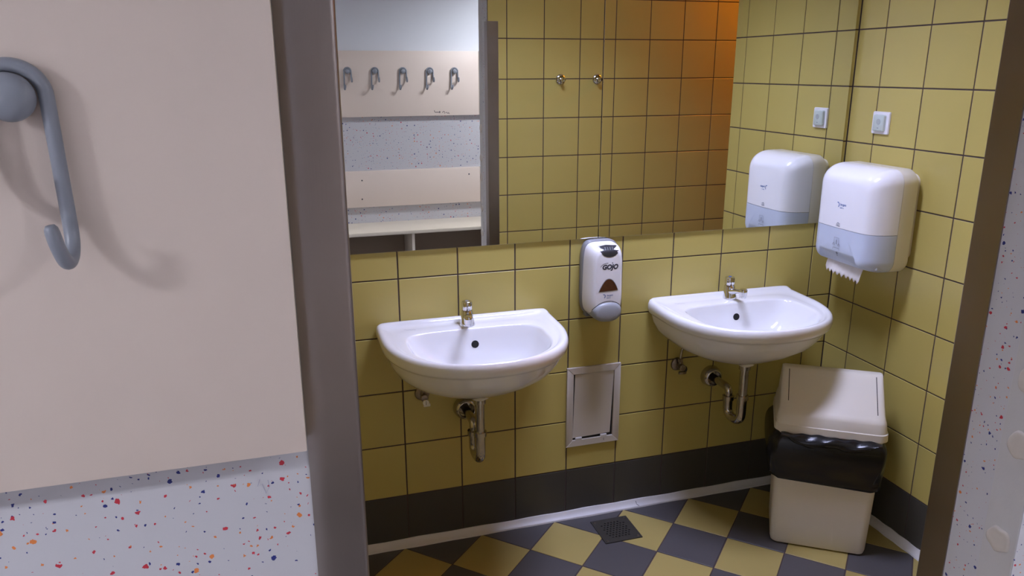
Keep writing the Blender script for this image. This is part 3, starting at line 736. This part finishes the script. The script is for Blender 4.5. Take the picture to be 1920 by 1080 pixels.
# ------------------------------------------------------------------ floor drain grate
dr = thing('floor_drain', (-.958, -.140, 0), 'square dark metal floor drain grate in front of the wall', 'drain')
S = .0735; N_ = 23; cs = 2*S/N_; gm = MB(); zt, zb_ = .0034, .0006
hole = lambda i, j: 3 < i < 19 and 3 < j < 19 and (j-4) % 2 == 0 and (i-4-((j-4)//2) % 2) % 2 == 0 and abs(i-11)+abs(j-11) < 13
for i in range(N_):
    for j in range(N_):
        x0, y0 = -S+i*cs, -S+j*cs
        if not hole(i, j): gm.add([(x0, y0, zt), (x0+cs, y0, zt), (x0+cs, y0+cs, zt), (x0, y0+cs, zt)], [(0, 1, 2, 3)])
        else:
            q = [(x0, y0), (x0+cs, y0), (x0+cs, y0+cs), (x0, y0+cs)]
            for k in range(4): a, b = q[k], q[(k+1) % 4]; gm.add([(*a, zt), (*b, zt), (*b, zb_), (*a, zb_)], [(0, 1, 2, 3)])
q = [(-S, -S), (S, -S), (S, S), (-S, S)]
for k in range(4): a, b = q[k], q[(k+1) % 4]; gm.add([(*a, zt), (*b, zt), (*b, 0), (*a, 0)], [(0, 1, 2, 3)])
gm.build('grate_plate', M['drain'], dr, 0, recalc=False)
MB().box(-S+.004, S-.004, -S+.004, S-.004, .0003, .0007).build('drain_opening', M['black'], dr, 0)
for sx, sy in ((-1, 1), (1, -1), (-1, -1), (1, 1)):
    MB().lathe([(.0048, 0), (.0045, .0009), (.001, .001)], (sx*.061, sy*.061, zt), 'Z', 14).build('screw', M['tarnish'], dr, 40)

# ------------------------------------------------------------------ rubbish bin
ang = math.atan2(-.1815, .2695)
bn = thing('rubbish_bin', (-.4555, -.376, 0), 'cream plastic swing-lid rubbish bin with a black liner in the corner', 'rubbish bin', rz=ang)
# local frame: x along the front face 0..w, +y towards the corner
def rrect(x0, x1, y0, y1, r, z, n=7):
    L = []
    for cx, cy, a0 in ((x1-r, y1-r, 0), (x0+r, y1-r, 90), (x0+r, y0+r, 180), (x1-r, y0+r, 270)):
        for k in range(n+1):
            a = math.radians(a0+90*k/n); L.append((cx+r*math.cos(a), cy+r*math.sin(a), z))
    return L
BW, BD = .322, .235
loops = [rrect(.014, BW-.014, .014, BD-.014, .02, 0.0012), rrect(.003, BW-.003, .003, BD-.003, .026, .006), rrect(0, BW, 0, BD, .028, .018)]
for k in range(1, 7):
    f = k/6; loops.append(rrect(-.012*f, BW+.012*f, -.012*f, BD+.008*f, .028, .018+.434*f))
body = MB().loft(loops, True, True).build('bin_body', M['bin'], bn, 40)
for xa in (.105, .208):
    mb = MB(); mb.add([(xa-.0022, -.0006, .03), (xa+.0022, -.0006, .03), (xa+.0022, -.0066, .25), (xa-.0022, -.0066, .25), (xa-.004, .004, .03), (xa+.004, .004, .03), (xa+.004, -.002, .25), (xa-.004, -.002, .25)], [(0, 1, 2, 3), (4, 0, 3, 7), (1, 5, 6, 2), (0, 4, 5, 1), (3, 2, 6, 7)])
    mb.build('moulded_rib', M['bin'], body, 40)
# lid
x0, x1, y0, y1 = -.022, BW+.022, -.020, .248
loops = [rrect(x0+.004, x1-.004, y0+.004, y1-.004, .03, .452), rrect(x0, x1, y0, y1, .033, .4535), rrect(x0+.001, x1-.001, y0+.001, y1-.001, .033, .478), rrect(x0+.004, x1-.004, y0+.004, y1-.004, .032, .480), rrect(x0+.008, x1-.008, y0+.008, y1-.008, .031, .510),
         rrect(x0+.011, x1-.011, y0+.013, y1-.011, .030, .520), rrect(x0+.013, x1-.013, y0+.022, y1-.016, .028, .527)]
rz0, rz1 = .527, .634; yr = .142
for k in range(1, 9):
    f = k/8; ya = (y0+.022)+(yr-.008-(y0+.022))*f; yb2 = (y1-.016)+(yr+.03-(y1-.016))*f**1.6
    rr_ = min(.028*(1-f)+.010*f, (yb2-ya)/2-.001)
    loops.append(rrect(x0+.013+.004*f, x1-.013-.004*f, ya, yb2, rr_, rz0+(rz1-rz0)*f))
loops.append(rrect(x0+.020, x1-.020, yr-.003, yr+.026, .009, rz1+.0025))
lid_mb = MB().loft(loops, True, True); lid = lid_mb.build('lid', M['bin'], bn, 32)
# swing flap edges: two fine slots on the sloping front
def slope_pt(x, f, off): 
    ya = (y0+.022)+(yr-.008-(y0+.022))*f; z = rz0+(rz1-rz0)*f; nn = Vector((0, -(rz1-rz0), yr-.008-y0-.022)).normalized()
    return Vector((x, ya, z)) + nn*off
for xa, f0, f1 in ((x0+.040, .22, .97), (x1-.040, .10, .97)):
    a, b, c, d = slope_pt(xa-.0012, f0, .0006), slope_pt(xa+.0012, f0, .0006), slope_pt(xa+.0012, f1, .0006), slope_pt(xa-.0012, f1, .0006)
    MB().loft([[a, b, c, d], [p - Vector((0, 0, .002)) for p in (a, b, c, d)]], True, True).build('flap_slot', M['darkline'], lid, 0)
# liner: gathered black bag folded over the rim
nb_ = 120; loops = []
per = rrect(x0+.006, x1-.006, y0+.006, y1-.004, .03, 0, n=29)
per = per[:]; nP = len(per); cxb, cyb = BW/2, BD/2
rows = 15
for r_ in range(rows):
    f = r_/(rows-1); row = []
    for k, (px, py, _) in enumerate(per):
        a = math.atan2(py-cyb, px-cxb)
        side = max(0, -math.cos(a))      # bulges out on the left
        back = max(0, math.sin(a))
        fold = .0038*math.sin(a*13+1.9*math.sin(a*3)+f*1.5) + .0020*math.sin(a*29+f*7) + .0055*math.sin(a*6+f*4)
        out_ = .004 + .018*math.sin(PI*min(1, f*1.15))*(.45+.55*abs(math.sin(a*2+.6))) + side*(.008+.036*back)*math.sin(PI*min(1, .15+f*.8)) + fold*(.3+f)
        L_ = math.hypot(px-cxb, py-cyb); ux, uy = (px-cxb)/L_, (py-cyb)/L_
        tuck = -.018*(1-min(1, f*6))
        low = .262 + .014*math.sin(a*2.2+.5) + .006*math.sin(a*9) + (.018 if math.cos(a) > .2 and math.sin(a) < 0 else 0)*math.cos(a)
        z = .452 + (low-.452)*f
        row.append((px+ux*(out_+tuck), py+uy*(out_+tuck), z))
    loops.append(row)
bag = MB().loft(loops, False, False).build('bin_liner', M['bag'], bn, 80)
sol = bag.modifiers.new('thickness', 'SOLIDIFY'); sol.thickness = .0012; sol.offset = 1
# crumpled fold under the lid at the front
fl = MB(); rows_ = []
for r_ in range(8):
    f = r_/7; row = []
    for k in range(40):
        x = .0 + BW*k/39; u = k/39
        sag = .044*math.sin(PI*u)**1.1*(1+.3*math.sin(u*8+.6))
        row.append((x, -.026 - .015*math.sin(PI*f) - .0035*math.sin(u*13+f*5) - .012*f, .456 - sag*f - .006*f + .002*math.sin(u*37+f*6)))
    rows_.append(row)
fl.loft(rows_, False, False, closed=False); fo = fl.build('liner_fold', M['bag'], bag, 80)
sol = fo.modifiers.new('thickness', 'SOLIDIFY'); sol.thickness = .0012

# ------------------------------------------------------------------ beige coat panels, hooks, bench
def panel(name, w, h, t_, loc, label, rz=0.0, m='beige'):
    e = thing(name, loc, label, 'panel', rz)
    MB().rbox(-w/2, w/2, -t_, -.0006, 0, h, .0012, 2).build('board', M[m], e, 30)
    MB().box(-w/2-.0004, -w/2+.0002, -t_+.001, -.001, .001, h-.001).build('edge_band', M['beige_edge'], e, 0)
    MB().box(w/2-.0002, w/2+.0004, -t_+.001, -.001, .001, h-.001).build('edge_band', M['beige_edge'], e, 0)
    return e
PX1 = XL - .0565
panel('coat_board', 1.9, .52, .034, (PX1-.95, YF1, 1.284), 'large beige laminate coat panel at the left beside the doorway')
def make_hook():
    e = thing('coat_hook', (0, 0, 0), 'h', 'coat hook')
    MB().lathe([(.0165, -.0005), (.0170, -.010), (.0200, -.0135), (.0204, -.0175), (.0185, -.0225), (.0120, -.0268), (.001, -.0282)], (0, 0, 0), 'Y', 36).build('disc', M['hookgrey'], e, 40)
    arc = [(.0262*math.cos(a), -.0085, .0262*math.sin(a)) for a in [PI - PI*k/14 for k in range(15)]]
    left = [(-.0262, -.0430, -.046), (-.0275, -.0445, -.060), (-.0285, -.0400, -.0745), (-.0285, -.0285, -.0800), (-.0283, -.0165, -.0730), (-.0275, -.0105, -.050), (-.0265, -.0090, -.022)]
    right = [(.0268, -.0088, -.022), (.0278, -.0095, -.060), (.0290, -.0110, -.100), (.0300, -.0150, -.123), (.0298, -.0250, -.1370), (.0285, -.0385, -.1385), (.0255, -.0460, -.124), (.0225, -.0480, -.104)]
    path = smooth_path(left + arc + right, 5); n = len(path)
    rad = [.0062]*n
    for k, q in ((0, .6), (1, .9), (2, .98), (3, 1.0)): rad[k] = .0062*q; rad[n-1-k] = .0062*q
    MB().tube(path, rad, 14).build('wire', M['hookgrey'], e, 60)
    return e
h0 = make_hook()
h0.location = (-2.2735, YF1-.0346, 1.643); h0.scale = (.975, .975, .975)
h0['label'] = 'blue-grey double coat hook on the beige panel in the foreground'
HB = YO + .0346
names = ['leftmost', 'second from the left', 'middle', 'fourth from the left', 'rightmost']
for k, x in enumerate((-1.467, -1.253, -1.030, -.812, -.607)):
    c = copy_tree(h0); c.location = (x, HB, 1.653-.001*k); c.rotation_euler = (0, 0, PI); c.scale = (1, 1, 1)
    c['label'] = 'grey coat hook seen in the mirror, %s of five' % names[k]
    c['group'] = 'coat hooks seen in the mirror'
pa = panel('coat_board', 1.80, .51, .034, (-.4015-.9, YO+.0003, 1.298), 'beige coat panel behind the five hooks seen in the mirror', PI)
panel('coat_board', 1.2, .51, .034, (-.3985+.6, YO+.0003, 1.298), 'beige coat panel right of the five-hook panel, seen in the mirror as a sliver', PI)
# pen scribble low on the panel (local x runs the other way round)
pen = MB()
def wall_stroke(mb, pts, w_, x, z, y):
    v, f = stroke(pts, w_); mb.add([(a+x, y, b+z) for a, b in v], f)
ox = -.4015-.9
sx = lambda X: -(X-ox)
for ps in ([(.080, .018), (.077, .004), (.070, .002), (.046, .002), (.034, .002), (.032, .010), (.036, .010), (.038, -.002), (.030, -.003)], [(.014, -.002), (.006, .006), (.000, .010), (-.006, .002), (-.010, -.004)], [(-.004, -.010), (-.008, -.008)], [(-.016, -.004), (-.020, .000), (-.025, .000), (-.030, -.008), (-.036, -.008), (-.038, .000), (-.042, -.006), (-.046, -.012)]):
    wall_stroke(pen, ps, .0042, sx(-.701), .025, -.0346)
pen.build('pen_scribble', M['pen'], pa, 0)
pb = panel('backrest_board', 1.80, .297, .034, (-.4015-.9, YO+.0003, .568), 'lower beige backrest panel above the bench, seen in the mirror', PI)
panel('backrest_board', 1.2, .297, .034, (-.3985+.6, YO+.0003, .568), 'lower beige backrest panel right of the seam, seen in the mirror as a sliver', PI)
for X, Z in ((-1.399, .790), (-.497, .807), (-1.405, .636)):
    MB().lathe([(.0062, -.0340), (.0058, -.0352), (.001, -.0353)], (sx(X), 0, Z-.568), 'Y', 14).build('screw', M['ink'], pb, 40)
be = thing('bench', (-1.3, YO, 0), 'low cream laminate bench with open compartments, seen in the mirror', 'bench')
MB().rbox(-1.5, 2.4, .0006, .435, .405, .432, .002).build('seat_board', M['bench_board'], be, 30)
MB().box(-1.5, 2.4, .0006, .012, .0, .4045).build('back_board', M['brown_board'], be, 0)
for x in (-1.2, -.48, .243, .966, 1.69):
    MB().rbox(x-.011, x+.011, .0125, .415, .0, .4045, .001).build('divider', M['bench_board'], be, 30)
# pencil mark on the speckled plaster below the near panel
mk = MB()
v, f = stroke([(.004, .010), (.001, .002), (.006, .004), (.009, -.008), (.013, .000), (.012, .008)], .0007)
mk.add([(-2.118+a, YF1-.0006, 1.232+b) for a, b in v], f)
mk.build('pencil_mark', M['pencil'], wall_front, 0)

# ------------------------------------------------------------------ chrome towel knobs on the tiled side of the doorway wall (seen in the mirror)
for X, lab in ((-.600, 'round chrome wall knob nearer the doorway, seen in the mirror'), (-.392, 'round chrome wall knob at the mirror seam')):
    e = thing('towel_hook', (X, YF0, 1.612), lab, 'wall knob', rz=PI, group='chrome knobs seen in the mirror')
    MB().lathe([(.0270, -.0006), (.0275, -.003), (.0255, -.0065), (.0180, -.0095), (.0090, -.0115)], (0, 0, 0), 'Y', 32).build('rosette', M['chrome'], e, 40)
    MB().lathe([(.0085, -.010), (.0070, -.020), (.0072, -.032), (.0110, -.040), (.0120, -.045), (.0095, -.0500), (.001, -.0520)], (0, 0, -.001), 'Y', 24).build('stem', M['chrome'], e, 40)
    MB().tube(smooth_path([(0, -.008, -.014), (0, -.018, -.020), (0, -.028, -.018), (0, -.032, -.010)], 5), .0045, 10).build('lower_hook', M['chrome'], e, 50)

# ------------------------------------------------------------------ ceiling lamps
tube_w = emit_mat('cool_tube_washroom', WASH_COL, WASH_TUBE)
tube_l = emit_mat('cool_tube_room_left', COOL, ROOM_TUBE_L)
tube_r = emit_mat('cool_tube_room_right', COOL, ROOM_TUBE_R)
def ceiling_lamp(x, y, length, em, label, rz=0.0):
    e = thing('ceiling_lamp', (x, y, CEIL), label, 'ceiling lamp', rz, 'louvred fluorescent ceiling lamps')
    w = .15; L2 = length/2
    MB().box(-L2, L2, -w, w, -.018, -.0006).build('housing_top', M['lampbox'], e, 0)
    for s in (-1, 1):
        MB().box(-L2, L2, s*w-.004, s*w+.004, -.085, -.018).build('housing_side', M['lampbox'], e, 0)
        MB().box(s*L2-.004, s*L2+.004, -w, w, -.085, -.018).build('housing_end', M['lampbox'], e, 0)
        MB().tube([(-L2+.02, s*.065, -.045), (L2-.02, s*.065, -.045)], .013, 12).build('tube', em, e, 40)
    n = int(length/.1)
    for k in range(1, n):
        MB().box(-L2+length*k/n-.0008, -L2+length*k/n+.0008, -w+.005, w-.005, -.083, -.062).build('louvre', M['louver'], e, 0)
    return e
wl = ceiling_lamp(-1.0, -.47, .62, tube_w, 'louvred fluorescent ceiling lamp above the two washbasins')
ld = bpy.data.lights.new('lamp_glow', 'AREA'); ld.shape = 'RECTANGLE'; ld.size = .56; ld.size_y = .26; ld.energy = WASH_POWER; ld.color = WASH_COL; ld.spread = math.radians(WASH_SPREAD)
lo_ = bpy.data.objects.new('lamp_glow', ld); COL.objects.link(lo_); lo_.parent = wl; lo_.location = (0, 0, -.088)
ceiling_lamp(-4.25, -2.95, .5, tube_l, 'louvred fluorescent ceiling lamp at the far left of the changing room')
ceiling_lamp(.25, -2.95, .5, tube_r, 'louvred fluorescent ceiling lamp at the right of the changing room')
e = thing('passage_lamp', (.95, -1.15, CEIL), 'round warm ceiling lamp in the passage beyond the corner', 'ceiling lamp')
MB().lathe([(.11, -.0006), (.11, -.02), (.10, -.03)], (0, 0, 0), 'Z', 28).build('base', M['lampbox'], e, 40)
MB().lathe([(.10, -.03), (.098, -.055), (.08, -.08), (.04, -.095), (.001, -.098)], (0, 0, 0), 'Z', 28).build('globe', emit_mat('warm_globe', (1.0, .31, .01), WARM_LAMP), e, 60)
